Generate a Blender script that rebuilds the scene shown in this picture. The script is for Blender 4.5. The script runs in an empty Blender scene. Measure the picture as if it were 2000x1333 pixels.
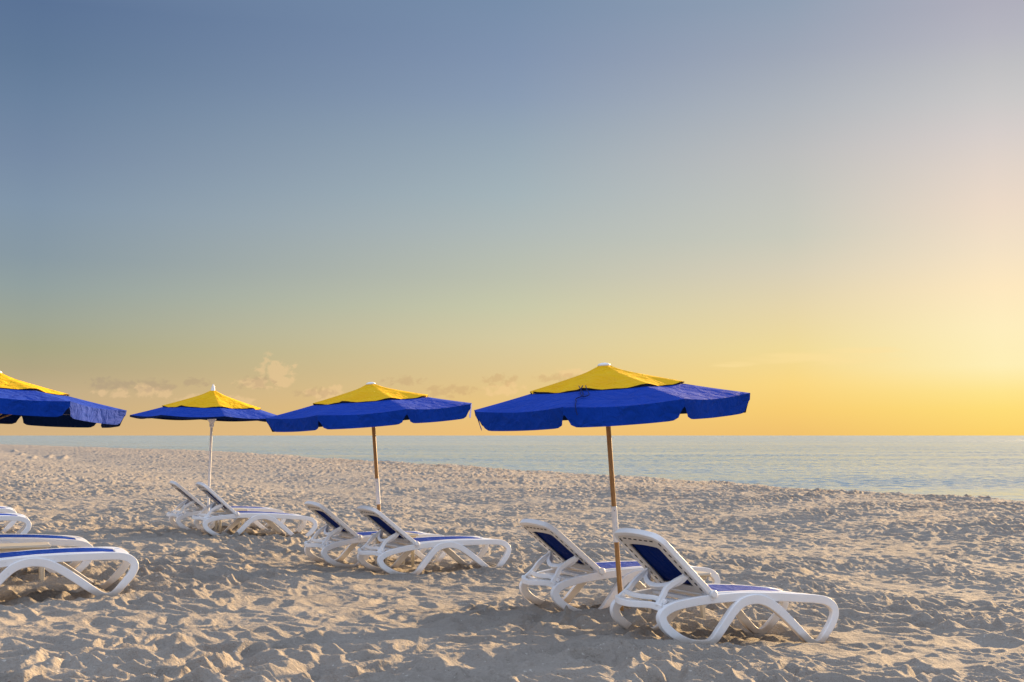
import bpy, math, random
import numpy as np
from mathutils import Vector, Matrix

random.seed(7)
R = math.radians
scene = bpy.context.scene
C = scene.collection

# ------------------------------------------------------------------ camera
CAM_H = 1.79
cam_d = bpy.data.cameras.new("camera"); cam = bpy.data.objects.new("camera", cam_d); C.objects.link(cam)
cam_d.sensor_width = 36.0; cam_d.lens = 42.3
cam_d.clip_start = 0.1; cam_d.clip_end = 150000
cam.location = (0, 0, CAM_H); cam.rotation_euler = (R(90 + 4.489), 0, 0)
scene.camera = cam

# ------------------------------------------------------------------ exposure
scene.view_settings.view_transform = 'Standard'
scene.view_settings.look = 'None'
scene.view_settings.gamma = 1.0
scene.view_settings.exposure = 1.5

GLOW_AZ = 31.0
SUN_AZ, SUN_EL = 37.0, 11.5          # degrees clockwise from +Y, degrees above the horizon

def lin(c):
    return tuple((v/255/12.92 if v/255 <= 0.04045 else ((v/255+0.055)/1.055)**2.4) for v in c)

class N:
    """small node-graph helper"""
    def __init__(s, nt): s.nt = nt; s.n = nt.nodes; s.l = nt.links
    def new(s, t, **k):
        x = s.n.new(t)
        for a, v in k.items(): setattr(x, a, v)
        return x
    def put(s, inp, v):
        if isinstance(v, bpy.types.NodeSocket): s.l.new(v, inp)
        elif v is not None: inp.default_value = v
    def math(s, op, a, b=None, c=None, clamp=False):
        x = s.new('ShaderNodeMath', operation=op, use_clamp=clamp)
        for i, v in enumerate((a, b, c)):
            if v is not None: s.put(x.inputs[i], v)
        return x.outputs[0]
    def vmath(s, op, a, b=None):
        x = s.new('ShaderNodeVectorMath', operation=op); s.put(x.inputs[0], a)
        if b is not None: s.put(x.inputs[1], b)
        return x.outputs['Value'] if op in ('DOT_PRODUCT', 'LENGTH') else x.outputs[0]
    def mix(s, f, a, b, blend='MIX'):
        x = s.new('ShaderNodeMix', data_type='RGBA', blend_type=blend)
        s.put(x.inputs[0], f); s.put(x.inputs[6], a if isinstance(a, bpy.types.NodeSocket) else (*a[:3], 1))
        s.put(x.inputs[7], b if isinstance(b, bpy.types.NodeSocket) else (*b[:3], 1))
        return x.outputs[2]
    def ramp(s, f, stops, interp='LINEAR'):
        x = s.new('ShaderNodeValToRGB'); cr = x.color_ramp; cr.interpolation = interp
        while len(cr.elements) < len(stops): cr.elements.new(0.5)
        for e, (p, c) in zip(cr.elements, stops):
            e.position = p; e.color = (*c[:3], 1) if hasattr(c, '__len__') else (c, c, c, 1)
        s.put(x.inputs[0], f); return x.outputs[0]
    def noise(s, vec, scale, detail=3, rough=0.5, dist=0.0, typ='FBM'):
        x = s.new('ShaderNodeTexNoise'); x.noise_dimensions = '3D'; x.noise_type = typ
        s.put(x.inputs['Vector'], vec); x.inputs['Scale'].default_value = scale
        x.inputs['Detail'].default_value = detail; x.inputs['Roughness'].default_value = rough
        x.inputs['Distortion'].default_value = dist
        return x.outputs['Fac']
    def sstep(s, v, a, b):
        x = s.new('ShaderNodeMapRange', interpolation_type='SMOOTHSTEP'); s.put(x.inputs[0], v)
        x.inputs[1].default_value = a; x.inputs[2].default_value = b
        return x.outputs[0]

# ------------------------------------------------------------------ world
world = bpy.data.worlds.new("World"); scene.world = world; world.use_nodes = True
w = N(world.node_tree); w.n.clear()
wo = w.new('ShaderNodeOutputWorld')
tc = w.new('ShaderNodeTexCoord').outputs['Generated']
nd = w.vmath('NORMALIZE', tc)
sx = w.new('ShaderNodeSeparateXYZ'); w.put(sx.inputs[0], nd)
dx, dy, dz = sx.outputs
el = w.math('MULTIPLY', w.math('ARCSINE', dz), 57.29578)                 # elevation, degrees
az = w.math('MULTIPLY', w.math('ARCTAN2', dx, dy), 57.29578)             # azimuth, degrees
daz = w.math('MULTIPLY', w.math('ARCCOSINE', w.math('DIVIDE',
      w.math('ADD', w.math('MULTIPLY', dx, math.sin(R(GLOW_AZ))), w.math('MULTIPLY', dy, math.cos(R(GLOW_AZ)))),
      w.math('SQRT', w.math('MAXIMUM', w.math('SUBTRACT', 1.0, w.math('MULTIPLY', dz, dz)), 1e-5)))), 57.29578)  # degrees off the sun's bearing
eln = w.math('DIVIDE', el, 40.0)
def sky_ramp(stops): return w.ramp(eln, [(e/40.0, lin(c)) for e, c in stops])
top = (165, 182, 214)
left = sky_ramp([(0, (213, 179, 131)), (0.81, (206, 176, 131)), (1.83, (196, 173, 136)), (2.96, (178, 166, 132)), (3.86, (168, 166, 134)), (5.22, (158, 165, 150)), (6.58, (147, 161, 160)), (7.93, (137, 154, 164)), (10.18, (130, 150, 170)), (12.4, (119, 139, 165)), (14.82, (107, 130, 159)), (16.61, (98, 122, 153)), (18.91, (91, 115, 150))] + [(40, top)])
mid = sky_ramp([(0, (239, 192, 118)), (1.24, (236, 197, 125)), (3.18, (223, 200, 148)), (4.65, (214, 203, 162)), (6.11, (201, 201, 170)), (7.57, (189, 193, 175)), (9.75, (176, 186, 184)), (11.44, (165, 180, 186)), (14.07, (150, 167, 182)), (15.95, (138, 156, 180)), (17.86, (129, 148, 176)), (20.32, (120, 142, 171))] + [(40, top)])
far = sky_ramp([(0, (241, 194, 110)), (1.21, (249, 207, 116)), (2.39, (251, 216, 131)), (4.05, (241, 219, 154)), (5.95, (230, 214, 172)), (7.61, (217, 208, 184)), (9.26, (202, 202, 188)), (10.67, (197, 198, 190)), (13.0, (189, 190, 190)), (15.31, (174, 180, 188)), (17.58, (158, 167, 183)), (19.81, (145, 160, 180))] + [(40, top)])
right = sky_ramp([(0, (252, 210, 108)), (1.15, (255, 222, 122)), (1.94, (255, 229, 143)), (3.07, (255, 239, 182)), (4.76, (255, 238, 190)), (6.57, (254, 232, 192)), (8.37, (243, 225, 198)), (10.16, (236, 218, 200)), (11.94, (225, 212, 202)), (13.38, (214, 206, 203)), (14.8, (202, 200, 200)), (16.15, (192, 192, 195)), (17.53, (182, 182, 192)), (18.89, (175, 175, 188))] + [(40, top)])
def span(a, b): return w.math('DIVIDE', w.math('SUBTRACT', a, daz), a-b, clamp=True)
f1 = span(52.8, 31.0)
grad = w.mix(span(17.8, 9.0), w.mix(span(31.0, 17.8), w.mix(f1, left, mid), far), right)
# clouds low over the sea, laid out by bearing and elevation
cx = w.new('ShaderNodeCombineXYZ'); w.put(cx.inputs[0], az); w.put(cx.inputs[1], w.math('MULTIPLY', el, 1.25))
cv = cx.outputs[0]
def pa(px, py):
    return math.degrees(math.atan((px-1000)/2350)), math.degrees(math.atan((666.5-py)/2350)) + 4.489
def blob(px, py, wx, wy):
    a, e = pa(px, py); ra = wx/2350*57.3; re = wy/2350*57.3
    u = w.math('DIVIDE', w.math('SUBTRACT', az, a), ra); v = w.math('DIVIDE', w.math('SUBTRACT', el, e), re)
    d = w.math('ADD', w.math('MULTIPLY', u, u), w.math('MULTIPLY', v, v))
    return w.math('SUBTRACT', 1.0, d, clamp=True)
def mx(lst):
    r = lst[0]
    for q in lst[1:]: r = w.math('MAXIMUM', r, q)
    return r
n1 = w.noise(cv, 1.5, 8, 0.6, 0.3)
n2 = w.noise(cv, 2.3, 8, 0.6, 0.3)
bright = mx([blob(537, 732, 54, 46), blob(490, 752, 42, 18), blob(300, 768, 50, 20), blob(225, 772, 50, 15), blob(640, 770, 60, 22),
             blob(985, 760, 60, 20), blob(1110, 730, 62, 14), blob(420, 785, 120, 18)])
dark = mx([blob(500, 750, 50, 20), blob(975, 742, 50, 18), blob(225, 756, 80, 18), blob(620, 768, 60, 16), blob(880, 765, 80, 18),
           blob(1100, 738, 80, 14), blob(300, 760, 60, 20), blob(380, 750, 40, 12), blob(790, 745, 60, 14)])
def puff(m, n, k, lo, hi):
    e = w.math('ADD', w.math('MULTIPLY', w.math('SUBTRACT', n, 0.5), k), w.math('MULTIPLY', m, 1.0))
    return w.math('MULTIPLY', w.sstep(e, lo, hi), w.sstep(m, 0.0, 0.35))
bm = puff(bright, n1, 3.4, 0.45, 0.95)
dm = puff(dark, n2, 3.4, 0.40, 1.10)
sv = w.new('ShaderNodeMapping'); w.put(sv.inputs[0], cv); sv.inputs['Scale'].default_value = (0.22, 1.6, 1); sv.inputs['Rotation'].default_value = (0, 0, R(-2))
st = w.sstep(w.math('ADD', w.noise(sv.outputs[0], 1.3, 5, 0.55, 0.6), w.math('MULTIPLY', mx([blob(1600, 705, 230, 22), blob(1440, 714, 90, 8), blob(1690, 692, 120, 12)]), 0.6)), 0.78, 1.1)
g2 = w.mix(w.math('MULTIPLY', bm, 0.46), grad, w.mix(f1, lin((238, 202, 156)), lin((248, 208, 150))))
g3 = w.mix(w.math('MULTIPLY', dm, 0.34), g2, w.mix(f1, lin((150, 136, 128)), lin((200, 158, 112))))
g4 = w.mix(w.math('MULTIPLY', st, 0.45), g3, lin((255, 226, 160)))
sky = w.new('ShaderNodeTexSky', sky_type='NISHITA'); sky.sun_disc = False
sky.sun_elevation = R(SUN_EL); sky.sun_rotation = R(SUN_AZ); sky.air_density = 1.2; sky.dust_density = 2.0
b1 = w.new('ShaderNodeBackground'); w.put(b1.inputs[0], sky.outputs[0]); b1.inputs[1].default_value = 0.05
# the open sky overhead and behind the viewer is brighter and bluer than the strip above the sea
lift = w.math('MAXIMUM', w.sstep(el, 20.5, 46), w.math('MULTIPLY', w.sstep(daz, 66, 105), .38))
g5 = w.mix(lift, g4, (.92, 1.06, 1.34))
b2 = w.new('ShaderNodeBackground'); w.put(b2.inputs[0], g5); b2.inputs[1].default_value = 0.353
hz = w.sstep(el, 35, 85)
b1m = w.new('ShaderNodeMixShader'); w.put(b1m.inputs[0], w.math('MULTIPLY', hz, 0.3)); w.l.new(b2.outputs[0], b1m.inputs[1])
b1.inputs[1].default_value = 0.075
w.l.new(b1.outputs[0], b1m.inputs[2]); w.l.new(b1m.outputs[0], wo.inputs[0])

# ------------------------------------------------------------------ sun
sd = bpy.data.lights.new("sun", 'SUN'); sun = bpy.data.objects.new("sun", sd); C.objects.link(sun)
sd.energy = 5.0; sd.angle = R(0.6); sd.color = (1.0, 0.68, 0.34)
sdir = Vector((math.sin(R(SUN_AZ))*math.cos(R(SUN_EL)), math.cos(R(SUN_AZ))*math.cos(R(SUN_EL)), math.sin(R(SUN_EL))))
sun.rotation_euler = (-sdir).to_track_quat('-Z', 'Y').to_euler()
sun.location = (20, 30, 12)

# ------------------------------------------------------------------ helpers
def tag(o, label=None, cat=None, group=None, kind=None):
    if label: o['label'] = label
    if cat: o['category'] = cat
    if group: o['group'] = group
    if kind: o['kind'] = kind
    return o

def mesh_obj(name, verts, faces, mats, parent=None, smooth=True, midx=None):
    me = bpy.data.meshes.new(name); me.from_pydata([tuple(v) for v in verts], [], faces)
    for m in (mats if isinstance(mats, (list, tuple)) else [mats]): me.materials.append(m)
    if smooth: me.polygons.foreach_set('use_smooth', [True]*len(me.polygons))
    if midx: me.polygons.foreach_set('material_index', midx)
    me.update()
    o = bpy.data.objects.new(name, me); C.objects.link(o)
    if parent: o.parent = parent
    return o

def empty(name, loc=(0, 0, 0)):
    o = bpy.data.objects.new(name, None); C.objects.link(o); o.location = loc; o.empty_display_size = 0.2
    return o

class MB:
    def __init__(s): s.v = []; s.f = []; s.m = []
    def add(s, v, f, m=0):
        k = len(s.v); s.v += [Vector(p) for p in v]; s.f += [tuple(i+k for i in q) for q in f]; s.m += [m]*len(f)
    def box(s, c, d, rot=None, m=0, bev=0.0):
        x, y, z = [q/2 for q in d]; b = min(bev, x*.9, y*.9, z*.9)
        pts = []; fs = []
        if b <= 0:
            pts = [Vector((i*x, j*y, k*z)) for i in (-1, 1) for j in (-1, 1) for k in (-1, 1)]
            fs = [(0, 1, 3, 2), (4, 6, 7, 5), (0, 4, 5, 1), (2, 3, 7, 6), (0, 2, 6, 4), (1, 5, 7, 3)]
        else:
            def ring(zz, ix, iy, ib):
                o = []
                for sx_, sy_, order in ((1, 1, 0), (-1, 1, 1), (-1, -1, 2), (1, -1, 3)):
                    a0 = order*math.pi/2
                    for q in range(3):
                        a = a0 + q*math.pi/4
                        o.append(Vector((sx_*(ix-ib) + ib*math.cos(a), sy_*(iy-ib) + ib*math.sin(a), zz)))
                return o
            rr = [ring(-z, x-b, y-b, b*.5), ring(-z+b*.3, x-b*.3, y-b*.3, b), ring(-z+b, x, y, b), ring(z-b, x, y, b), ring(z-b*.3, x-b*.3, y-b*.3, b), ring(z, x-b, y-b, b*.5)]
            for r_ in rr: pts += r_
            for i in range(5):
                for j in range(12):
                    fs.append((i*12+j, i*12+(j+1) % 12, (i+1)*12+(j+1) % 12, (i+1)*12+j))
            fs.append(tuple(range(11, -1, -1))); fs.append(tuple(range(60, 72)))
        M = rot or Matrix.Identity(3)
        s.add([M @ p + Vector(c) for p in pts], fs, m)
    def tube(s, pts, rad, n=12, cap=True, m=0):
        pts = [Vector(p) for p in pts]; rad = rad if hasattr(rad, '__len__') else [rad]*len(pts)
        vs = []; ref = Vector((0, 0, 1)) if abs((pts[-1]-pts[0]).normalized().z) < .9 else Vector((0, 1, 0))
        for i, p in enumerate(pts):
            t = (pts[min(i+1, len(pts)-1)] - pts[max(i-1, 0)]).normalized()
            a = t.cross(ref).normalized(); b = a.cross(t)
            for k in range(n):
                q = 2*math.pi*k/n; vs.append(p + a*rad[i]*math.cos(q) + b*rad[i]*math.sin(q))
        fs = [(i*n+k, i*n+(k+1) % n, (i+1)*n+(k+1) % n, (i+1)*n+k) for i in range(len(pts)-1) for k in range(n)]
        if cap: fs += [tuple(range(n-1, -1, -1)), tuple(range((len(pts)-1)*n, len(pts)*n))]
        s.add(vs, fs, m)
    def strip(s, pts, B, wid, dep, closed=False, m=0, bev=0.22):
        """rounded-rectangle bar swept along pts; wid lies across B, dep along B (B: vector or list of vectors)"""
        pts = [Vector(p) for p in pts]; n = len(pts)
        Bs = B if isinstance(B, list) else [Vector(B)]*n
        wid = wid if hasattr(wid, '__len__') else [wid]*n
        dep = dep if hasattr(dep, '__len__') else [dep]*n
        vs = []
        for i, p in enumerate(pts):
            a_ = pts[(i-1) % n] if (closed or i > 0) else p; b_ = pts[(i+1) % n] if (closed or i < n-1) else p
            t = (b_-a_).normalized(); bb = Vector(Bs[i]); bb = (bb - t*bb.dot(t)).normalized(); nn = t.cross(bb)
            hw, hd = wid[i]/2, dep[i]/2; r = min(hw, hd)*bev*1.4
            sec = []
            for cx_, cy_, a0 in ((hw-r, hd-r, 0), (-hw+r, hd-r, 1), (-hw+r, -hd+r, 2), (hw-r, -hd+r, 3)):
                for q in range(3):
                    a = a0*math.pi/2 + q*math.pi/4; sec.append((cx_+r*math.cos(a), cy_+r*math.sin(a)))
            vs += [p + nn*u + bb*v for u, v in sec]
        k = 12; rng = n if closed else n-1
        fs = [(i*k+j, i*k+(j+1) % k, ((i+1) % n)*k+(j+1) % k, ((i+1) % n)*k+j) for i in range(rng) for j in range(k)]
        if not closed: fs += [tuple(range(k-1, -1, -1)), tuple(range((n-1)*k, n*k))]
        s.add(vs, fs, m)
    def build(s, name, mats, parent=None, smooth=True):
        o = mesh_obj(name, s.v, s.f, mats, parent, smooth, s.m)
        if smooth: m = o.modifiers.new('flat faces', 'WEIGHTED_NORMAL'); m.weight = 80
        return o

def crom(p, sub=6, closed=False):
    """Catmull-Rom through points of any dimension"""
    p = [np.array(q, float) for q in p]; n = len(p); out = []
    rng = n if closed else n-1
    for i in range(rng):
        g = (lambda k: p[k % n]) if closed else (lambda k: p[min(max(k, 0), n-1)])
        a, b, c, d = g(i-1), g(i), g(i+1), g(i+2)
        for j in range(sub):
            t = j/sub
            out.append(0.5*((2*b) + (c-a)*t + (2*a-5*b+4*c-d)*t*t + (3*b-a-3*c+d)*t**3))
    if not closed: out.append(p[-1])
    return out

# ------------------------------------------------------------------ noise for terrain (numpy)
def hsh(ix, iy, seed):
    h = (ix.astype(np.int64)*374761393 + iy.astype(np.int64)*668265263 + seed*1274126177) & 0xffffffff
    h = ((h ^ (h >> 13))*1274126177) & 0xffffffff
    h = ((h ^ (h >> 16))*2246822519) & 0xffffffff
    return ((h ^ (h >> 15)) & 0xffffff)/float(0x1000000)
def perlin(x, y, seed=0):
    ix = np.floor(x); iy = np.floor(y); fx = x-ix; fy = y-iy
    u = fx*fx*fx*(fx*(fx*6-15)+10); v = fy*fy*fy*(fy*(fy*6-15)+10)
    def gr(a, b):
        t = hsh(ix+a, iy+b, seed)*2*np.pi
        return np.cos(t)*(fx-a) + np.sin(t)*(fy-b)
    n0 = gr(0, 0)*(1-u) + gr(1, 0)*u; n1 = gr(0, 1)*(1-u) + gr(1, 1)*u
    return (n0*(1-v) + n1*v)*1.5
def pits(x, y, cell, ra, rb, seed, dens=1.0):
    """trodden footprints: an oval hollow with a pushed-up rim in most cells"""
    X = x/cell; Y = y/cell; ix = np.floor(X); iy = np.floor(Y); h = np.zeros_like(x)
    for a in (-1, 0, 1):
        for b in (-1, 0, 1):
            cx_ = ix+a; cy_ = iy+b
            px = (cx_ + hsh(cx_, cy_, seed))*cell; py = (cy_ + hsh(cx_, cy_, seed+1))*cell
            th = hsh(cx_, cy_, seed+2)*np.pi; k = .6 + .8*hsh(cx_, cy_, seed+3)
            on = (hsh(cx_, cy_, seed+4) < dens)
            ddx = x-px; ddy = y-py; c, s = np.cos(th), np.sin(th)
            r = np.sqrt(((ddx*c+ddy*s)/(ra*k))**2 + ((-ddx*s+ddy*c)/(rb*k))**2)
            h += on*k*(-np.exp(-r**2.6*1.2) + .55*np.exp(-((r-1.35)/.38)**2))
    return h

# where the loungers stand: near foot (x, y), turn in degrees, label
LG = [(1.565, 10.25, 30, 'nearest white lounger with raised blue back, front right of the umbrella pole'),
      (.77, 12.138, 27, 'white lounger crossed by the wooden pole of the nearest umbrella, behind the nearest lounger'),
      (-1.40, 16.244, 30, 'nearer lounger of the middle pair, its whole side in view below the middle umbrella'),
      (-2.305, 17.282, 30, 'farther lounger of the middle pair, half hidden by its neighbour and the table'),
      (-4.907, 20.868, 27, 'nearer lounger of the far pair, in front of the white umbrella pole'),
      (-5.695, 22.107, 26, 'farthest raised lounger, leftmost backrest of the far pair')]
LB = [(-3.995, 12.061, 24, 'largest lounger foot end at the left edge, lowest in the picture'),
      (-5.078, 13.884, 24, 'lounger just behind the left-edge one, beyond the beige table'),
      (-7.587, 18.362, 24, 'left-edge lounger foot end in the back row, curved white leg in view'),
      (-8.539, 20.178, 24, 'topmost sliver of lounger at the left edge, farthest of the four there')]
LOUNGER_SPOTS = [(a, b, c, .46) for a, b, c, _ in LG] + [(a, b, c, 1.74) for a, b, c, _ in LB]
POLE_SPOTS = [(1.06, 11.75), (-1.81, 17.05), (-5.5, 21.75)]
RIDGES = [(-54.1, 133.2, -75.2, 186.4), (-44.0, 110.9, -67.6, 172.6), (-45.8, 119.5, -60.8, 160.7), (-41.3, 111.0, -58.7, 160.7), (-66.1, 160.7, -83.8, 202.6)]
TH = R(28); Lx, Ly = math.cos(TH), math.sin(TH)      # seaward direction; the shore runs across it
def base_h(l):
    l = np.asarray(l, float); k = .032
    q = np.clip(l-10, 0, 4)
    return -k*(np.clip(l, -8, 10)-6.4) - k*.5*np.where(l > 10, q*(2-q/4), 0) - .24*np.exp(-((l-16)/4.5)**2)
CW = [-400, 10, 24.1, 33.4, 48.6, 77.5, 157, 291, 600, 1500]
CL = [29, 29.5, 29.9, 30.4, 31.4, 33, 38, 25, 20, 10]
SEA_Z = -1.6
def trampled(x, y):
    """sand scuffed low under each lounger, heaped round its feet and round the poles"""
    dz = np.zeros_like(x)
    for cx_, cy_, rot, ax in LOUNGER_SPOTS:
        sel = np.nonzero((np.abs(x-cx_) < 3) & (np.abs(y-cy_) < 3))[0]
        if not len(sel): continue
        c, s = math.cos(R(rot)), math.sin(R(rot)); ox = x[sel]-cx_; oy = y[sel]-cy_
        u = ox*c+oy*s + ax; v = -ox*s+oy*c - .37
        box = np.clip(1-np.abs((u-.95)/1.15)**4, 0, 1)*np.clip(1-np.abs(v/.62)**4, 0, 1)
        k = box*(-.045 + .03*np.abs(perlin(x[sel]/.16, y[sel]/.16, 51)) + .035*perlin(x[sel]/.3, y[sel]/.3, 52))
        for fu in (.46, 1.74):
            for fv in (-.38, .38):
                d = np.hypot(u-fu, (v-fv)*1.3); k = k + (.028 if cx_ != 1.565 else .008)*np.exp(-((d-.12)/.06)**2)*(.5+hsh(np.floor(u*9), np.floor(v*9), 7)*.6)
        dz[sel] += k
    for cx_, cy_ in POLE_SPOTS:
        d = np.hypot(x-cx_, y-cy_); dz = dz + .07*np.exp(-(d/.17)**2)
    return dz
def ground_h(x, y, fine=True):
    x = np.atleast_1d(np.asarray(x, float)); y = np.atleast_1d(np.asarray(y, float))
    l = x*Lx + y*Ly; ww = -x*Ly + y*Lx
    lc = np.interp(ww, CW, CL) + .9*perlin(ww/9, l*0+3.3, 5) + .35*perlin(ww/2.2, l*0+8.3, 6)
    z = base_h(l)
    r = np.hypot(x, y)
    z = z + .06*perlin(x/6.5, y/6.5, 11) + .035*perlin(x/2.6, y/2.6, 12)*(l < 60)
    z = z + .03*np.exp(-((l-lc+3)/3.2)**2)*(.6+.8*perlin(ww/7, l/7, 14))
    if fine:
        wx_ = x + .22*perlin(x/.8, y/.8, 21); wy_ = y + .22*perlin(x/.8+9, y/.8, 22)
        amp = np.clip(.85 + 1.0*perlin(x/3.1, y/3.1, 31), .45, 1.35)
        band = np.clip((l-11)/4, 0, 1)*np.clip((24-l)/4, 0, 1)         # smoother, groomed strip in mid beach
        amp = amp*(1-.30*band)
        rd = 1-np.abs(perlin(wx_/.54, wy_/.54, 23))*2.0
        rd2 = 1-np.abs(perlin(wx_/.24+4, wy_/.24, 24))*2.0
        z = z + 1.08*amp*(.058*rd + .029*rd2 + .036*pits(wx_, wy_, .42, .14, .085, 41, .85) + .024*perlin(x/.33, y/.33, 25)
                     + .009*perlin(x/.15, y/.15, 26) + .006*(1-2*np.abs(perlin(x/.085, y/.085, 27)))) - .03
        z = z + trampled(x, y)
        for ax, ay, bx, by in RIDGES:                      # short pushed-up ridges far along the beach
            sel = np.nonzero((np.abs(x-ax) < 14) & (np.abs(y-ay) < 14))[0]
            if len(sel):
                ex, ey = bx-ax, by-ay; t = np.clip(((x[sel]-ax)*ex+(y[sel]-ay)*ey)/(ex*ex+ey*ey), 0, 1)
                z[sel] += .22*np.exp(-(np.hypot(x[sel]-ax-t*ex, y[sel]-ay-t*ey)/.28)**2)*(.5+t)
    d = np.clip(l-lc, 0, 14)
    z = z - 2.6*(d/14)**1.3 - .02*np.clip(l-lc-14, 0, 200)
    return z

# ------------------------------------------------------------------ materials
def material(name):
    m = bpy.data.materials.new(name); m.use_nodes = True; g = N(m.node_tree); g.n.clear()
    out = g.new('ShaderNodeOutputMaterial'); p = g.new('ShaderNodeBsdfPrincipled'); g.l.new(p.outputs[0], out.inputs[0])
    return m, g, p, out
def bump(g, p, h, strength, dist):
    b = g.new('ShaderNodeBump'); b.inputs['Strength'].default_value = strength; b.inputs['Distance'].default_value = dist
    g.put(b.inputs['Height'], h); g.l.new(b.outputs[0], p.inputs['Normal']); return b

def mat_sand():
    m, g, p, out = material('sand')
    pos = g.new('ShaderNodeNewGeometry').outputs['Position']
    a = g.noise(pos, .35, 4, .6); b = g.noise(pos, 2.2, 5, .65); c = g.noise(pos, 55, 3, .7)
    col = g.mix(g.sstep(a, .3, .7), (.30, .268, .232), (.365, .325, .28))
    col = g.mix(g.math('MULTIPLY', g.sstep(b, .35, .8), .35), col, (.245, .21, .178))
    col = g.mix(g.math('MULTIPLY', g.sstep(c, .45, .75), .35), col, (.20, .165, .14))
    l = g.vmath('DOT_PRODUCT', pos, (Lx, Ly, 0))
    # broken shell and weed colouring the sand towards the crest
    sp = g.noise(pos, 9, 4, .75); sp2 = g.noise(pos, .9, 3, .6)
    near = g.math('MULTIPLY', g.sstep(l, 13, 27), g.sstep(sp2, .40, .62))
    col = g.mix(g.math('MULTIPLY', g.math('MULTIPLY', g.sstep(sp, .50, .66), near), .62), col, (.24, .115, .07))
    sp3 = g.noise(pos, 30, 2, .5)
    col = g.mix(g.math('MULTIPLY', g.sstep(sp3, .70, .76), .6), col, (.16, .11, .08))
    sp4 = g.noise(pos, 24, 2, .5)
    col = g.mix(g.math('MULTIPLY', g.sstep(sp4, .69, .74), .5), col, (.75, .70, .62))
    g.put(p.inputs['Base Color'], col); p.inputs['Roughness'].default_value = .95
    p.inputs['Specular IOR Level'].default_value = .15
    h = g.math('ADD', g.math('MULTIPLY', g.noise(pos, 14, 5, .7), 1.0), g.math('MULTIPLY', c, .25))
    bump(g, p, h, .9, .045)
    return m

def mat_water():
    m, g, p, out = material('sea_water')
    pos = g.new('ShaderNodeNewGeometry').outputs['Position']
    def mp(sc, rot):
        q = g.new('ShaderNodeMapping'); g.put(q.inputs[0], pos); q.inputs['Scale'].default_value = sc; q.inputs['Rotation'].default_value = (0, 0, rot); return q.outputs[0]
    v1 = mp((.45, 1.0, 1), R(6)); v2 = mp((.55, 1.0, 1), R(-12)); v3 = mp((.14, 1, 1), R(4))
    h = g.math('MULTIPLY', g.noise(v1, .75, 4, .6, .3), 1.1)
    h = g.math('ADD', h, g.math('MULTIPLY', g.noise(v2, 2.6, 4, .6, .2), .4))
    h = g.math('ADD', h, g.math('MULTIPLY', g.noise(v3, .10, 3, .5), 3.0))
    h = g.math('ADD', h, g.math('MULTIPLY', g.noise(v1, .022, 2, .5), 4.0))
    far = g.sstep(g.vmath('LENGTH', pos), 90, 900)
    h = g.math('MULTIPLY', h, g.math('ADD', g.math('MULTIPLY', far, 5.0), 1.0))
    bump(g, p, h, .7, .24)
    tint = g.sstep(g.noise(v3, .03, 3, .6), .35, .7)
    g.put(p.inputs['Base Color'], g.mix(tint, (.30, .36, .36), (.36, .41, .40)))
    g.put(p.inputs['Roughness'], g.math('ADD', g.math('MULTIPLY', far, .14), .10)); p.inputs['IOR'].default_value = 1.333
    return m

def mat_plastic(name, c1, rough=.38, dirt=True, trans=.0):
    m, g, p, out = material(name)
    oc = g.new('ShaderNodeTexCoord').outputs['Object']; oi = g.new('ShaderNodeObjectInfo')
    v = g.vmath('ADD', oc, oi.outputs['Location'])
    n = g.noise(v, 5, 5, .65); n2 = g.noise(v, 45, 3, .6)
    col = g.mix(g.math('MULTIPLY', g.sstep(n, .35, .8), .22), c1, tuple(q*.84 for q in c1))
    if dirt:
        s = g.new('ShaderNodeSeparateXYZ'); g.put(s.inputs[0], oc)
        low = g.sstep(g.math('ADD', s.outputs[2], g.math('MULTIPLY', n, -.16)), .06, -.06)
        col = g.mix(g.math('MULTIPLY', low, .8), col, (.46, .37, .28))
        col = g.mix(g.math('MULTIPLY', g.sstep(n2, .62, .74), .25), col, (.5, .44, .37))
    g.put(p.inputs['Base Color'], col); p.inputs['Roughness'].default_value = rough
    bump(g, p, n2, .12, .003)
    return m

def mat_fabric(name, c1, c2, trans=.3, scale=260, spec=.12, shaded_side=None):
    m, g, p, out = material(name)
    oc = g.new('ShaderNodeTexCoord').outputs['Object']
    n = g.noise(oc, 2.2, 4, .6); n2 = g.noise(oc, 16, 5, .65)
    col = g.mix(g.sstep(n, .3, .75), c1, c2)
    col = g.mix(g.math('MULTIPLY', g.sstep(n2, .5, .8), .4), col, tuple(min(1, q*1.5+.02) for q in c1))
    if shaded_side: col = g.mix(g.new('ShaderNodeNewGeometry').outputs['Backfacing'], col, shaded_side)  # reverse side of the cloth gets a darker colour: shade painted in
    g.put(p.inputs['Base Color'], col); p.inputs['Roughness'].default_value = .8; p.inputs['Specular IOR Level'].default_value = spec
    wv = g.noise(oc, 7, 3, .5, .8)
    bump(g, p, g.math('ADD', g.math('MULTIPLY', wv, 1.0), g.math('MULTIPLY', g.noise(oc, scale, 1), .03)), .7, .06)
    t = g.new('ShaderNodeBsdfTranslucent'); g.put(t.inputs[0], col)
    mixs = g.new('ShaderNodeMixShader'); mixs.inputs[0].default_value = trans
    g.l.new(p.outputs[0], mixs.inputs[1]); g.l.new(t.outputs[0], mixs.inputs[2]); g.l.new(mixs.outputs[0], out.inputs[0])
    return m

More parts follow.
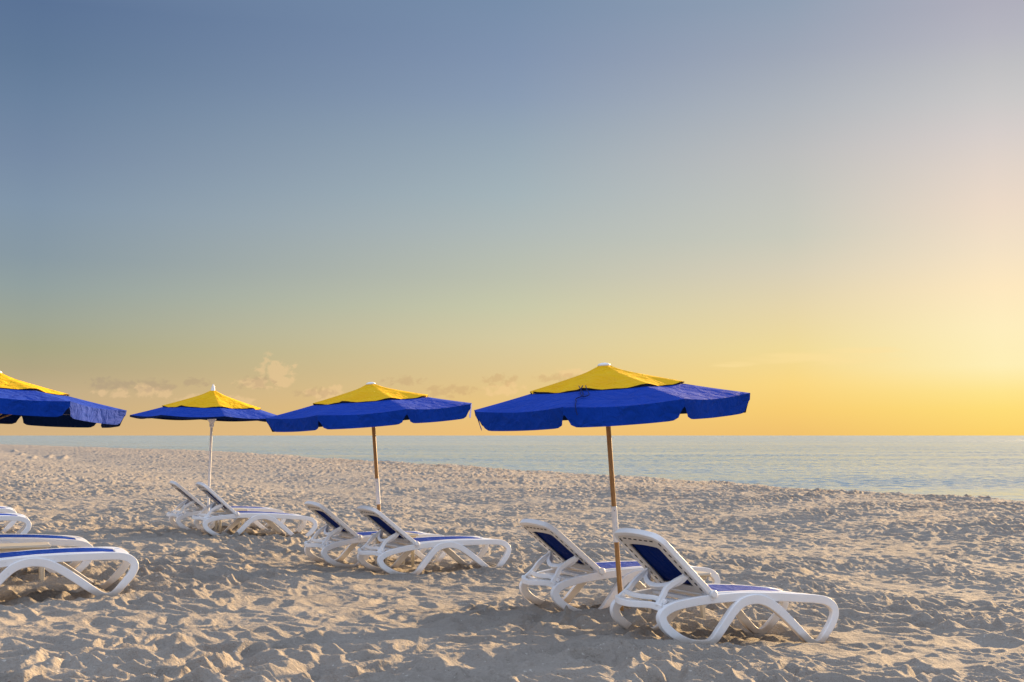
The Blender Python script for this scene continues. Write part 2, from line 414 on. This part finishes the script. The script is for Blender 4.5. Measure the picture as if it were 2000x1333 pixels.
def mat_wood():
    m, g, p, out = material('varnished_wood')
    oc = g.new('ShaderNodeTexCoord').outputs['Object']
    q = g.new('ShaderNodeMapping'); g.put(q.inputs[0], oc); q.inputs['Scale'].default_value = (1, 1, .06)
    n = g.noise(q.outputs[0], 60, 5, .65, .5)
    g.put(p.inputs['Base Color'], g.ramp(n, [(.3, (.22, .10, .03)), (.5, (.40, .20, .065)), (.72, (.52, .29, .11))]))
    p.inputs['Roughness'].default_value = .42; bump(g, p, n, .25, .003)
    return m

M_SAND = mat_sand(); M_SEA = mat_water()
M_WHITE = mat_plastic('white_plastic', (.88, .88, .89))
M_WHITE2 = mat_plastic('white_metal', (.85, .84, .84), .35, False)
M_PANEL = mat_plastic('cream_plastic', (.74, .70, .65), .45, False)
M_TABLE = mat_plastic('beige_plastic', (.52, .48, .40), .5, False)
M_SLOT = mat_plastic('dark_slot', (.02, .02, .025), .6, False)
M_SLING = mat_fabric('blue_sling', (.003, .042, .30), (.005, .055, .36), .04, 500, .06, (.001, .013, .12))  # last colour is painted shade on the back of the same fabric
M_BLUE = mat_fabric('blue_canvas', (.001, .040, .35), (.003, .050, .42), .06, shaded_side=(.002, .012, .07))  # near-black underside is shade put into the colour, cloth itself is the same
M_YEL = mat_fabric('yellow_canvas', (.97, .50, .003), (.98, .56, .006), .16)
M_BLACK = mat_fabric('black_trim', (.01, .01, .015), (.02, .02, .03), .02)
M_WOOD = mat_wood()
def mat_plain(name, c, r=.6):
    m, g, p, out = material(name); oc = g.new('ShaderNodeTexCoord').outputs['Object']
    g.put(p.inputs['Base Color'], g.mix(g.noise(oc, 30, 3, .6), tuple(q*.6 for q in c), tuple(min(1, q*1.4) for q in c))); p.inputs['Roughness'].default_value = r
    return m
M_WEED = mat_plain('dry_seaweed', (.16, .075, .04), .9)
M_METAL = mat_plain('grey_metal', (.35, .35, .36), .35)

# ------------------------------------------------------------------ beach: one sheet, dense where it is seen
def geo(a, b, q):
    n = int(math.log(b/a)/math.log(1+q)); return list(a*(b/a)**(np.arange(n)/n))
rows = geo(.3, 7, .06) + geo(7, 46, .0021) + geo(46, 420, .0052) + geo(420, 2500, .12) + [2500]
cols = list(np.arange(-30, 33, .0455)) + list(np.arange(33, 60, 1.0)) + list(np.arange(60, 330, 5.0))
rr, cc = np.meshgrid(np.array(rows), np.radians(np.array(cols)), indexing='ij')
gx = (rr*np.sin(cc)).ravel(); gy = (rr*np.cos(cc)).ravel()
gz = ground_h(gx, gy)
nr, nc = rr.shape
me = bpy.data.meshes.new('beach'); nv = nr*nc
co = np.empty((nv+1, 3), np.float32); co[:nv, 0] = gx; co[:nv, 1] = gy; co[:nv, 2] = gz; co[nv] = (0, 0, float(ground_h(0, 0)[0]))
i, j = np.meshgrid(np.arange(nr-1), np.arange(nc), indexing='ij'); j2 = (j+1) % nc
quads = np.stack([i*nc+j, i*nc+j2, (i+1)*nc+j2, (i+1)*nc+j], -1).reshape(-1, 4)[:, ::-1]
jj = np.arange(nc); tris = np.stack([np.full(nc, nv), jj, (jj+1) % nc], -1)[:, ::-1]
me.vertices.add(nv+1); me.vertices.foreach_set('co', co.ravel())
nl = quads.size + tris.size; me.loops.add(nl)
me.loops.foreach_set('vertex_index', np.concatenate([quads.ravel(), tris.ravel()]).astype(np.int32))
npoly = len(quads)+len(tris); me.polygons.add(npoly)
me.polygons.foreach_set('loop_start', np.concatenate([np.arange(len(quads))*4, quads.size+np.arange(len(tris))*3]).astype(np.int32))
me.polygons.foreach_set('use_smooth', np.ones(npoly, bool))
me.update(calc_edges=True); me.materials.append(M_SAND)
beach = bpy.data.objects.new('beach_sand', me); C.objects.link(beach)
tag(beach, 'trodden pale sand beach sloping gently to the sea', kind='structure')
del rr, cc, gx, gy, gz, co, quads

# ------------------------------------------------------------------ sea: one sheet, real wavelets where it is near
srows = [.3, 10, 25] + geo(36, 420, .0024) + geo(420, 2500, .02) + geo(2500, 60000, .12) + [60000]
scols = list(np.arange(-32, 32, .06)) + list(np.arange(32, 328, 4.0))
rr, cc = np.meshgrid(np.array(srows), np.radians(np.array(scols)), indexing='ij')
gx = (rr*np.sin(cc)).ravel(); gy = (rr*np.cos(cc)).ravel(); rad = rr.ravel()
def wv(a, lx, ly, ang, seed):
    c, s = math.cos(R(ang)), math.sin(R(ang)); return a*perlin((gx*c+gy*s)/lx, (-gx*s+gy*c)/ly, seed)
gust = .75 + .9*perlin(gx/60, gy/22, 70)
gz = 1.0*(wv(.05, 14, 5.5, 6, 61) + wv(.045, 5, 2.2, -9, 62) + gust*(wv(.080, 2.1, 1.0, 12, 63) + wv(.055, .9, .5, -4, 64) + wv(.014, .42, .26, 10, 65)))
gz = SEA_Z + gz*np.clip((1200-rad)/900, 0, 1)*np.clip((rad-30)/10, 0, 1)
nr, nc = rr.shape; me = bpy.data.meshes.new('sea'); nv = nr*nc
co = np.stack([gx, gy, gz], -1).astype(np.float32)
i, j = np.meshgrid(np.arange(nr-1), np.arange(nc), indexing='ij'); j2 = (j+1) % nc
quads = np.stack([i*nc+j, i*nc+j2, (i+1)*nc+j2, (i+1)*nc+j], -1).reshape(-1, 4)[:, ::-1]
me.vertices.add(nv); me.vertices.foreach_set('co', co.ravel()); me.loops.add(quads.size)
me.loops.foreach_set('vertex_index', quads.ravel().astype(np.int32))
me.polygons.add(len(quads)); me.polygons.foreach_set('loop_start', (np.arange(len(quads))*4).astype(np.int32))
me.polygons.foreach_set('use_smooth', np.ones(len(quads), bool)); me.update(calc_edges=True); me.materials.append(M_SEA)
sea = bpy.data.objects.new('sea', me); C.objects.link(sea); tag(sea, 'calm rippled sea reaching the horizon', kind='structure')
del rr, cc, gx, gy, gz, co, quads, rad, gust

# ------------------------------------------------------------------ sun lounger
# side profile, metres from the head end: (x, z, bar width, sideways offset)
PROF = [(.95, .412, .075, 0), (.76, .398, .075, 0), (.567, .381, .075, 0), (.40, .358, .075, 0), (.26, .332, .075, 0), (.165, .300, .076, 0), (.107, .262, .078, 0), (.093, .215, .078, 0),
        (.125, .158, .076, .002), (.19, .106, .072, .004), (.275, .060, .068, .006), (.37, .032, .062, .008), (.46, .024, .058, .01), (.545, .027, .06, .012), (.610, .058, .07, .014),
        (.665, .115, .076, .016), (.745, .205, .078, .018), (.835, .300, .080, .018), (.93, .366, .082, .018), (1.06, .394, .084, .018),
        (1.18, .376, .082, .018), (1.30, .318, .080, .018), (1.449, .208, .076, .018), (1.59, .095, .072, .014), (1.675, .036, .064, .011), (1.74, .018, .058, .008), (1.805, .040, .064, .006),
        (1.885, .120, .070, .004), (1.950, .195, .074, .002), (1.988, .262, .076, 0), (1.986, .318, .076, 0), (1.945, .362, .076, 0), (1.88, .388, .076, 0), (1.79, .400, .075, 0), (1.66, .405, .075, 0), (1.45, .411, .075, 0), (1.20, .415, .075, 0)]
HALF = .315
def make_lounger():
    root = empty('sun_lounger')
    for s in (-1, 1):
        mb = MB(); p = crom(PROF, 5, True)
        pts = [(q[0], s*(HALF + .05*max(0, (.38-q[1])/.38) + q[3]), q[1]) for q in p]
        mb.strip(pts, (0, 1, 0), [q[2] for q in p], .052, closed=True)
        mb.build('side_frame', M_WHITE, root)
        kb = MB(); kb.tube([(.605, s*(HALF+.012), .432), (.605, s*(HALF+.045), .432), (.605, s*(HALF+.052), .432)], [.034, .034, .026], 16)
        kb.box((.605, s*(HALF+.008), .405), (.05, .045, .07), bev=.01)
        kb.build('pivot_knob', M_WHITE, root)
    # seat surround: slim rails beside the fabric, end bars and slats below
    mb = MB()
    for s in (-1, 1):
        mb.strip([(.56, s*.275, .425), (.8, s*.275, .438), (1.1, s*.275, .449), (1.4, s*.275, .446), (1.7, s*.275, .432), (1.86, s*.275, .412)], (0, 1, 0), .022, .045)
    for xx, zz, wd in ((.12, .318, .045), (.32, .345, .10), (.50, .372, .12), (1.90, .392, .10)):
        mb.strip([(xx, -HALF+.01, zz), (xx, -.15, zz+.004), (xx, .15, zz+.004), (xx, HALF-.01, zz)], (1, 0, 0), .03, wd)
    for xx in (.9, 1.25, 1.6): mb.strip([(xx, -HALF+.01, .385), (xx, HALF-.01, .385)], (1, 0, 0), .035, .03)
    mb.build('seat_frame', M_WHITE, root)
    # seat fabric, gently domed along its length, sagging across
    vs, fs = [], []; nx, ny = 40, 12
    for a in range(nx+1):
        t = a/nx; x = .575 + t*1.27
        for b in range(ny+1):
            u = b/ny*2-1
            z = .436 + .022*math.sin(math.pi*min(1, t*1.05))**.8 - .03*max(0, t-.75)**2*16*.8 - .022*(1-u*u)*math.sin(math.pi*(.08+.84*t))
            vs.append((x, u*.262, z))
    for a in range(nx):
        for b in range(ny): fs.append((a*(ny+1)+b, (a+1)*(ny+1)+b, (a+1)*(ny+1)+b+1, a*(ny+1)+b+1))
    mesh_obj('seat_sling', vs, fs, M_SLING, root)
    # backrest, in its own plane: u along the back, v across, n normal (front)
    ang = R(39); P = Vector((.595, 0, .432)); U = Vector((-math.cos(ang), 0, math.sin(ang))); Nn = Vector((math.sin(ang), 0, math.cos(ang))); V = Vector((0, 1, 0))
    LEN, HW = .73, .322
    def bp(u, v, n=0): return P + U*u + V*v + Nn*n
    def ringpts(u0, u1, hw, rc, arch=0.0, nn=0.0):
        o = []
        def arc(cu, cv_, a0, a1, r):
            for q in range(7):
                a = a0+(a1-a0)*q/6; o.append((cu + r*math.sin(a), cv_ + r*math.cos(a)))
        arc(u1-rc, hw-rc, 0, math.pi/2, rc)
        for q in range(1, 8):
            v = (hw-rc)*(1-2*q/8); o.append((u1 + arch*(1-(v/(hw-rc))**2), v))
        arc(u1-rc, -(hw-rc), math.pi/2, math.pi, rc)
        o2 = [(u1-rc - (u1-rc-u0)*q/10, -hw) for q in range(1, 10)]; o += o2
        o += [(u0, -hw+.001), (u0, -hw/2), (u0, 0), (u0, hw/2), (u0, hw-.001)]
        o += [(u0 + (u1-rc-u0)*q/10, hw) for q in range(1, 10)]
        return o
    mb = MB(); rp = ringpts(-.02, LEN, HW, .10, .02)
    cen = [bp(u + .028*(0), v, .0) for u, v in rp]
    mb.strip(cen, Nn, .044, .052, closed=True)
    bf = mb.build('backrest_frame', M_WHITE, root)
    # broad rear panel ring with slots
    outer = ringpts(.0, LEN-.022, HW-.02, .085, .02); inner = ringpts(.10, LEN-.125, HW-.105, .035, .012)
    vs, fs = [], []; n = len(outer)
    for k, (pp, nn) in enumerate(((outer, -.012), (outer, -.004), (inner, -.004), (inner, -.024), (outer, -.018))): vs += [bp(u, v, nn) for u, v in pp]
    for a, b in ((1, 2), (2, 3), (3, 4)):
        for q in range(n): fs.append((a*n+q, a*n+(q+1) % n, b*n+(q+1) % n, b*n+q))
    mb = MB(); mb.add(vs, fs)
    Rm = Matrix((U, V, Nn)).transposed()
    for s in (-1, 1):
        for q in range(9):
            mb.box(bp(.07 + q*.072, s*(HW-.043), -.0215), (.034, .010, .006), Rm, 1)
    for q in range(6): mb.box(bp(LEN-.052, -.19+q*.076, -.0215), (.010, .038, .006), Rm, 1)
    mb.build('rear_panel', [M_PANEL, M_SLOT], bf)
    vs, fs = [], []; na, nb = 16, 8
    for a in range(na+1):
        for b in range(nb+1):
            u = .03 + (LEN-.085)*a/na; v = (b/nb*2-1); hw = (HW-.03) - (.05 if a == na else .012 if a == na-1 else 0)
            vs.append(bp(u, v*hw, .012 - .022*(1-v*v)*math.sin(math.pi*a/na)))
    for a in range(na):
        for b in range(nb): fs.append((a*(nb+1)+b, a*(nb+1)+b+1, (a+1)*(nb+1)+b+1, (a+1)*(nb+1)+b))
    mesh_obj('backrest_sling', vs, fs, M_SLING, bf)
    # prop: a bowed yoke cradling the back, its two curved legs and the ring it clicks into
    mb = MB(); Y0 = .255
    yk = crom([(.365, -Y0-.02, .575), (.345, -Y0+.015, .530), (.305, -.18, .490), (.275, -.09, .462), (.262, 0, .455), (.275, .09, .462), (.305, .18, .490), (.345, Y0-.015, .530), (.365, Y0+.02, .575)], 4)
    mb.strip(yk, (.75, 0, -.65), .045, .05)
    for s in (-1, 1):
        lg = crom([(.36, s*Y0, .560), (.275, s*(Y0-.01), .515), (.205, s*(Y0-.02), .462), (.165, s*(Y0-.01), .405), (.115, s*(Y0+.01), .350), (.075, s*(Y0+.035), .310)], 5)
        mb.strip(lg, (0, 1, 0), .045, .036)
    mb.build('backrest_prop', M_WHITE, root)
    mb = MB()
    hb = crom([(.11, -HALF+.005, .300), (.055, -.25, .322), (.005, -.16, .318), (-.025, -.06, .312), (-.025, .06, .312), (.005, .16, .318), (.055, .25, .322), (.11, HALF-.005, .300)], 4)
    mb.strip(hb, (0, 0, 1), .042, .055)
    hb = crom([(.17, -HALF+.02, .345), (.12, -.2, .378), (.095, -.08, .372), (.095, .08, .372), (.12, .2, .378), (.17, HALF-.02, .345)], 4)
    mb.strip(hb, (0, 0, 1), .03, .04)
    mb.build('head_crossbar', M_WHITE, root)
    return root

def children(o): return [c for c in bpy.data.objects if c.parent == o]
def copy_tree(o, parent=None):
    c = o.copy(); C.objects.link(c); c.parent = parent
    for ch in children(o): copy_tree(ch, c)
    return c

# ------------------------------------------------------------------ umbrellas
def make_umbrella(kind):
    """kind 'valance': wooden pole, hanging flaps.  kind 'plain': white pole, flat rim, ribs and runner seen below"""
    root = empty('beach_umbrella')
    Ru = 1.45 if kind == 'valance' else 1.35
    zr, za = (2.155, 2.485) if kind == 'valance' else (2.16, 2.62)
    capf = .56 if kind == 'valance' else .62
    zat = lambda t: za - (za-zr)*(t if kind == 'valance' else (.86*t + .14*t*t) if False else t) - .018*math.sin(math.pi*t)
    NP, NU, NT = 8, 10, 16
    off = R(22.5)
    def pt(t, ang_i, u, dz=0, sag=.028):
        a0 = off + ang_i*math.pi/4; a1 = a0+math.pi/4
        p0 = Vector((math.cos(a0), math.sin(a0), 0)); p1 = Vector((math.cos(a1), math.sin(a1), 0))
        q = p0.lerp(p1, u); bow = math.sin(math.pi*u)
        q = q*(1 - .022*bow*t)                                    # hem pulled in between ribs
        return Vector((q.x*Ru*t, q.y*Ru*t, zat(t) - sag*bow*t*t + dz))
    def shell(name, t0, t1, mat, dzf, parent, nt=NT, sag=.028):
        vs, fs = [], []; cols_ = NP*NU
        for a in range(nt+1):
            t = t0+(t1-t0)*a/nt
            for k in range(cols_):
                pi_, u = divmod(k, NU); u /= NU
                vs.append(pt(t, pi_, u, dzf(t, pi_, u), sag))
        for a in range(nt):
            for k in range(cols_): fs.append((a*cols_+k, (a+1)*cols_+k, (a+1)*cols_+(k+1) % cols_, a*cols_+(k+1) % cols_))
        return mesh_obj(name, vs, fs, mat, parent)
    random.seed(3 if kind == 'valance' else 4)
    ph = [random.uniform(0, 6) for _ in range(8)]
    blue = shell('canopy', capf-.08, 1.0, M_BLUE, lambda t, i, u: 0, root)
    shell('vent_mesh', .05, capf-.08, M_BLACK, lambda t, i, u: -.002, blue, 4)
    def capdz(t, i, u):
        e = (t/capf)
        return .018 + .010*e - .026*e**3*math.sin(math.pi*u) + e**2*.004*math.sin(u*15+ph[i]) + .03*math.exp(-(t/.09)**2)
    cap = shell('top_cap', .035, capf, M_YEL, capdz, root, sag=.01)
    hem = MB(); hp = []; HB = []
    for k in range(80):
        i_, u = divmod(k, 10); u /= 10; hp.append(pt(capf, i_, u, capdz(capf, i_, u)-.008, .01)); HB.append(Vector((0, 0, 1)))
    hem.strip(hp, HB, .004, .010, closed=True); hem.build('hem_trim', M_BLACK, cap)
    for i in range(8):
        a = off+i*math.pi/4; c, s = math.cos(a), math.sin(a)
        rb = MB(); rmat = M_WOOD if kind == 'valance' else M_WHITE2
        rb.strip([(c*Ru*t, s*Ru*t, zat(t)-.022) for t in (.05, .2, .35, .5, .65, .8, .985)], (-s, c, 0), .018, .016)
        rib = rb.build('rib', rmat, root)
        st_ = MB(); zrn = 1.78 if kind == 'valance' else 2.13
        st_.strip([(c*.055, s*.055, zrn+.02 if kind == 'plain' else zrn+.17), (c*Ru*.5, s*Ru*.5, zat(.5)-.03)], (-s, c, 0), .014, .014)
        st_.build('strut', rmat, rib)
    if kind == 'valance':
        for i in range(8):
            vs, fs = [], []; nu, nvv = 22, 10; Hh = .18
            a0 = off+i*math.pi/4; mid_a = a0+math.pi/8; outw = Vector((math.cos(mid_a), math.sin(mid_a), 0))
            p_ = ph[i]
            for b in range(nvv+1):
                v = b/nvv
                for a in range(nu+1):
                    u = a/nu
                    cmp_ = 1 - .115*max(0, (v-.40)/.60)**.7
                    uu = .5+(u-.5)*cmp_
                    edge = abs(u-.5)*2
                    hh = Hh*(1 - .13*max(0, (edge-.84)/.16)**2.4)
                    base = pt(1.0, i, uu)
                    fl = (.10*v + .020*v*math.sin(uu*8+p_) + .013*v*math.sin(uu*19+2*p_))*(.55+.45*math.sin(p_*3)) 
                    fl -= .05*v*edge**3
                    vs.append(base + outw*(.004+fl*.40-.035*v) + Vector((0, 0, -hh*v + .012*v*math.sin(math.pi*u))))
            for b in range(nvv):
                for a in range(nu): fs.append((b*(nu+1)+a, (b+1)*(nu+1)+a, (b+1)*(nu+1)+a+1, b*(nu+1)+a+1))
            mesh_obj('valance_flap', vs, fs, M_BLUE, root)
        pl = MB(); pl.tube([(0, 0, z) for z in np.linspace(.0, 2.47, 12)], .0245, 18); pl.build('pole', M_WOOD, root)
        rn = MB(); rn.tube([(0, 0, 1.93), (0, 0, 1.94), (0, 0, 1.99), (0, 0, 2.0)], [.03, .05, .05, .03], 16); rn.build('runner', M_WOOD, root)
        fn = MB(); fn.tube([(0, 0, za+.015), (0, 0, za+.035), (0, 0, za+.048), (0, 0, za+.055)], [.062, .066, .052, .02], 20); fn.build('finial', M_WHITE2, root)
    else:
        pl = MB(); pl.tube([(0, 0, z) for z in np.linspace(0, 2.6, 10)], .021, 18); pl.build('pole', M_WHITE2, root)
        rn = MB(); rn.tube([(0, 0, 1.98), (0, 0, 1.99), (0, 0, 2.06), (0, 0, 2.11), (0, 0, 2.16), (0, 0, 2.165)], [.03, .038, .038, .075, .085, .03], 18); rn.build('runner', M_WHITE2, root)
        fn = MB(); fn.tube([(0, 0, za-.01), (0, 0, za+.015), (0, 0, za+.03), (0, 0, za+.10), (0, 0, za+.15)], [.05, .055, .035, .025, .006], 18); fn.build('finial', M_WHITE2, root)
        # turned-down hem round the rim
        hm = MB(); hp = [pt(1.0, k//10, (k % 10)/10, -.016) for k in range(80)]
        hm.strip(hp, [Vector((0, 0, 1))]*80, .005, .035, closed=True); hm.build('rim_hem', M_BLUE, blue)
    return root

U_GROUP = 'blue and yellow beach umbrellas'
def place_umbrella(o, x, y, lean_x, lean_y, turn, label, sc=1.0, sz=1.0):
    z = float(ground_h(x, y, False)[0])
    o.location = (x, y, z-.03 + 0.0); 
    m = Matrix.Rotation(R(lean_x), 3, 'Y') @ Matrix.Rotation(R(lean_y), 3, 'X') @ Matrix.Rotation(R(turn), 3, 'Z')
    o.rotation_euler = m.to_euler(); o.scale = (sc, sc, sz)
    tag(o, label, 'umbrella', U_GROUP)

um = make_umbrella('valance')
# white sleeve on the front-row poles: upper end about half a metre up (one piece per pole)
u2 = copy_tree(um); u0 = copy_tree(um)
for u_, z0, z1 in ((um, .78, 1.13), (u2, .88, 1.23), (u0, .8, 1.15)):
    slv = MB(); slv.tube([(0, 0, z0), (0, 0, z0+.005), (0, 0, z1-.005), (0, 0, z1)], [.0255, .0295, .0295, .0265], 18); slv.tube([(0, 0.0, z1-.04), (0.0, -.031, z1-.04)], .005, 6, m=1)
    slv.build('pole_sleeve', [M_WHITE2, M_SLOT], u_)
place_umbrella(um, 1.06, 11.75, -3.9, 2.2, 2, 'nearest whole umbrella, knotted blue cord dangling from its yellow top, right-hand wooden pole', .955, .985)
place_umbrella(u2, -1.81, 17.05, -4.0, 2.2, 1, 'wooden-poled umbrella with hanging blue flaps beside the middle pair of loungers', 1.04, 1.035)
place_umbrella(u0, -5.93, 13.4, 2.9, -3.2, 9.5+22.5, 'umbrella cut off by the left edge, only its right flaps and yellow cap in view', 1.0, .94)
# cord tied on the near umbrella's vent edge
cd_ = MB()
a_ = R(22.5+180+45-180+180)
def canopy_pt(t, deg, dz): 
    a = R(deg); return Vector((math.cos(a)*1.45*t, math.sin(a)*1.45*t, 2.485-.33*t-.018*math.sin(math.pi*t)+dz))
cpts = crom([canopy_pt(.55, 245, .045), canopy_pt(.575, 246.5, .035), canopy_pt(.63, 249.5, .012), canopy_pt(.72, 251.5, .008), canopy_pt(.80, 249.5, .008), canopy_pt(.88, 251, .008), canopy_pt(.98, 252, .010), canopy_pt(1.012, 252.5, -.03), canopy_pt(1.02, 253, -.07)], 5)
cd_.tube(cpts, .0045, 6)
cpts = crom([canopy_pt(.555, 248, .045), canopy_pt(.58, 247.5, .03), canopy_pt(.66, 249, .010), canopy_pt(.75, 252.5, .008), canopy_pt(.70, 254.5, .008), canopy_pt(.61, 252, .02), canopy_pt(.556, 250, .045)], 5)
cd_.tube(cpts, .0045, 6)
cd_.build('tie_cord', mat_fabric('navy_cord', (.01, .02, .10), (.015, .03, .14), .0), um)
u1 = make_umbrella('plain')
place_umbrella(u1, -5.46, 21.75, 1.2, -.2, 0, 'flat-rimmed umbrella without hanging flaps, on a straight white pole, farthest away', 1.05, .98)

# ------------------------------------------------------------------ place the loungers
proto = make_lounger()
def place_lounger(o, px, py, rot, label, anchor=(.46, -.37)):
    """(px, py): where the near foot under the given local anchor stands"""
    c, s = math.cos(R(rot)), math.sin(R(rot)); x0 = px
    x = px - (anchor[0]*1.03*c - anchor[1]*s); y = py - (anchor[0]*1.03*s + anchor[1]*c)
    def g(ax, ay):
        aa, bb = np.meshgrid(ax*1.03+np.linspace(-.09, .09, 5), ay+np.linspace(-.04, .04, 3))
        return float(ground_h((x+aa*c-bb*s).ravel(), (y+aa*s+bb*c).ravel()).mean())
    h1 = (g(.46, -.38)+g(.46, .38))/2; h2 = (g(1.74, -.38)+g(1.74, .38))/2
    pit = math.atan2(h2-h1, 1.27)
    o.location = (x, y, h1 - .47*math.tan(pit) - (.02 if x0 != 1.565 else .004))
    o.scale = (1.03, 1, 1)
    o.rotation_euler = (Matrix.Rotation(R(rot), 3, 'Z') @ Matrix.Rotation(-pit, 3, 'Y')).to_euler()
    tag(o, label, 'sun lounger', 'sun loungers on the sand')
loungers = []
for k, (x, y, r_, lb) in enumerate(LG):
    loungers.append(proto if k == 0 else copy_tree(proto)); place_lounger(loungers[-1], x, y, r_, lb)
for x, y, r_, lb in LB: loungers.append(copy_tree(proto)); place_lounger(loungers[-1], x, y, r_, lb, (1.74, -.37))

# ------------------------------------------------------------------ low side tables between the loungers of a pair
def make_table():
    root = empty('side_table')
    mb = MB(); mb.box((0, 0, .425), (.56, .42, .035), bev=.014); mb.build('table_top', M_TABLE, root)
    mb = MB(); mb.box((0, 0, .392), (.50, .36, .034), bev=.008); mb.build('apron', M_TABLE, root)
    for sx_ in (-1, 1):
        for sy_ in (-1, 1):
            lg = MB(); lg.strip([(sx_*.20, sy_*.15, .376), (sx_*.205, sy_*.155, .2), (sx_*.21, sy_*.16, -.03)], (0, 1, 0), [.05, .044, .038], [.05, .044, .038])
            lg.build('leg', M_TABLE, root)
    return root
tp = make_table()
TB = [(0, 1, 1.16, 29, 'small beige table beside the nearest lounger, mostly hidden by its backrest'),
      (2, 3, .90, 30, 'small beige table between the middle pair of loungers'),
      (4, 5, .86, 26, 'small beige table between the far pair of loungers'),
      (6, 7, 1.16, 24, 'low beige table between the two large loungers at the left edge')]
for k, (a, b, along, r_, lb) in enumerate(TB):
    o = tp if k == 0 else copy_tree(tp)
    m = (loungers[a].location + loungers[b].location)/2; x = m.x + along*math.cos(R(r_)); y = m.y + along*math.sin(R(r_))
    o.location = (x, y, float(ground_h(x, y, False)[0])+.01); o.rotation_euler = (0, 0, R(r_)); tag(o, lb, 'table', 'beige side tables')

# ------------------------------------------------------------------ washed-up weed and twigs
random.seed(11); rng = np.random.default_rng(5)
mbw = MB()
def clump(x, y, s, n):
    z = float(ground_h(x, y)[0])
    for _ in range(n):
        a = rng.uniform(0, 6.28); ox, oy = rng.normal(0, s, 2); L_ = s*rng.uniform(.8, 2.2)
        d = Vector((math.cos(a), math.sin(a), rng.uniform(-.1, .35)))*L_/2; c = Vector((x+ox, y+oy, z+.006+rng.uniform(0, s*.35)))
        r_ = s*rng.uniform(.05, .13)+.0015; sd_ = Vector((-math.sin(a), math.cos(a), 0))*r_; up = Vector((0, 0, r_))
        mid = c + Vector((0, 0, s*.25*rng.uniform(0, 1)))
        v = [c-d, mid+sd_, mid+up, mid-sd_, c+d]
        mbw.add(v, [(0, 1, 2), (0, 2, 3), (4, 2, 1), (4, 3, 2), (0, 3, 1), (4, 1, 3)])
for _ in range(900):
    ww = rng.uniform(18, 90)**1.0; lc = float(np.interp(ww, CW, CL)); l = lc - abs(rng.normal(0, 3.4)) + .6
    clump(l*Lx - ww*Ly, l*Ly + ww*Lx, rng.uniform(.02, .055)*(1+ww/90), 5)
for _ in range(260):
    ww = rng.uniform(14, 50); l = rng.uniform(13, 24)
    clump(l*Lx - ww*Ly, l*Ly + ww*Lx, rng.uniform(.015, .035), 4)
for _ in range(110):
    d = rng.uniform(8.6, 20); a = R(rng.uniform(-24, 24)); clump(d*math.sin(a), d*math.cos(a), rng.uniform(.006, .014), 2)
wd = mbw.build('seaweed_scraps', M_WEED, None, False); tag(wd, 'scraps of dry reddish seaweed and twigs strewn over the sand', 'seaweed', kind='stuff')
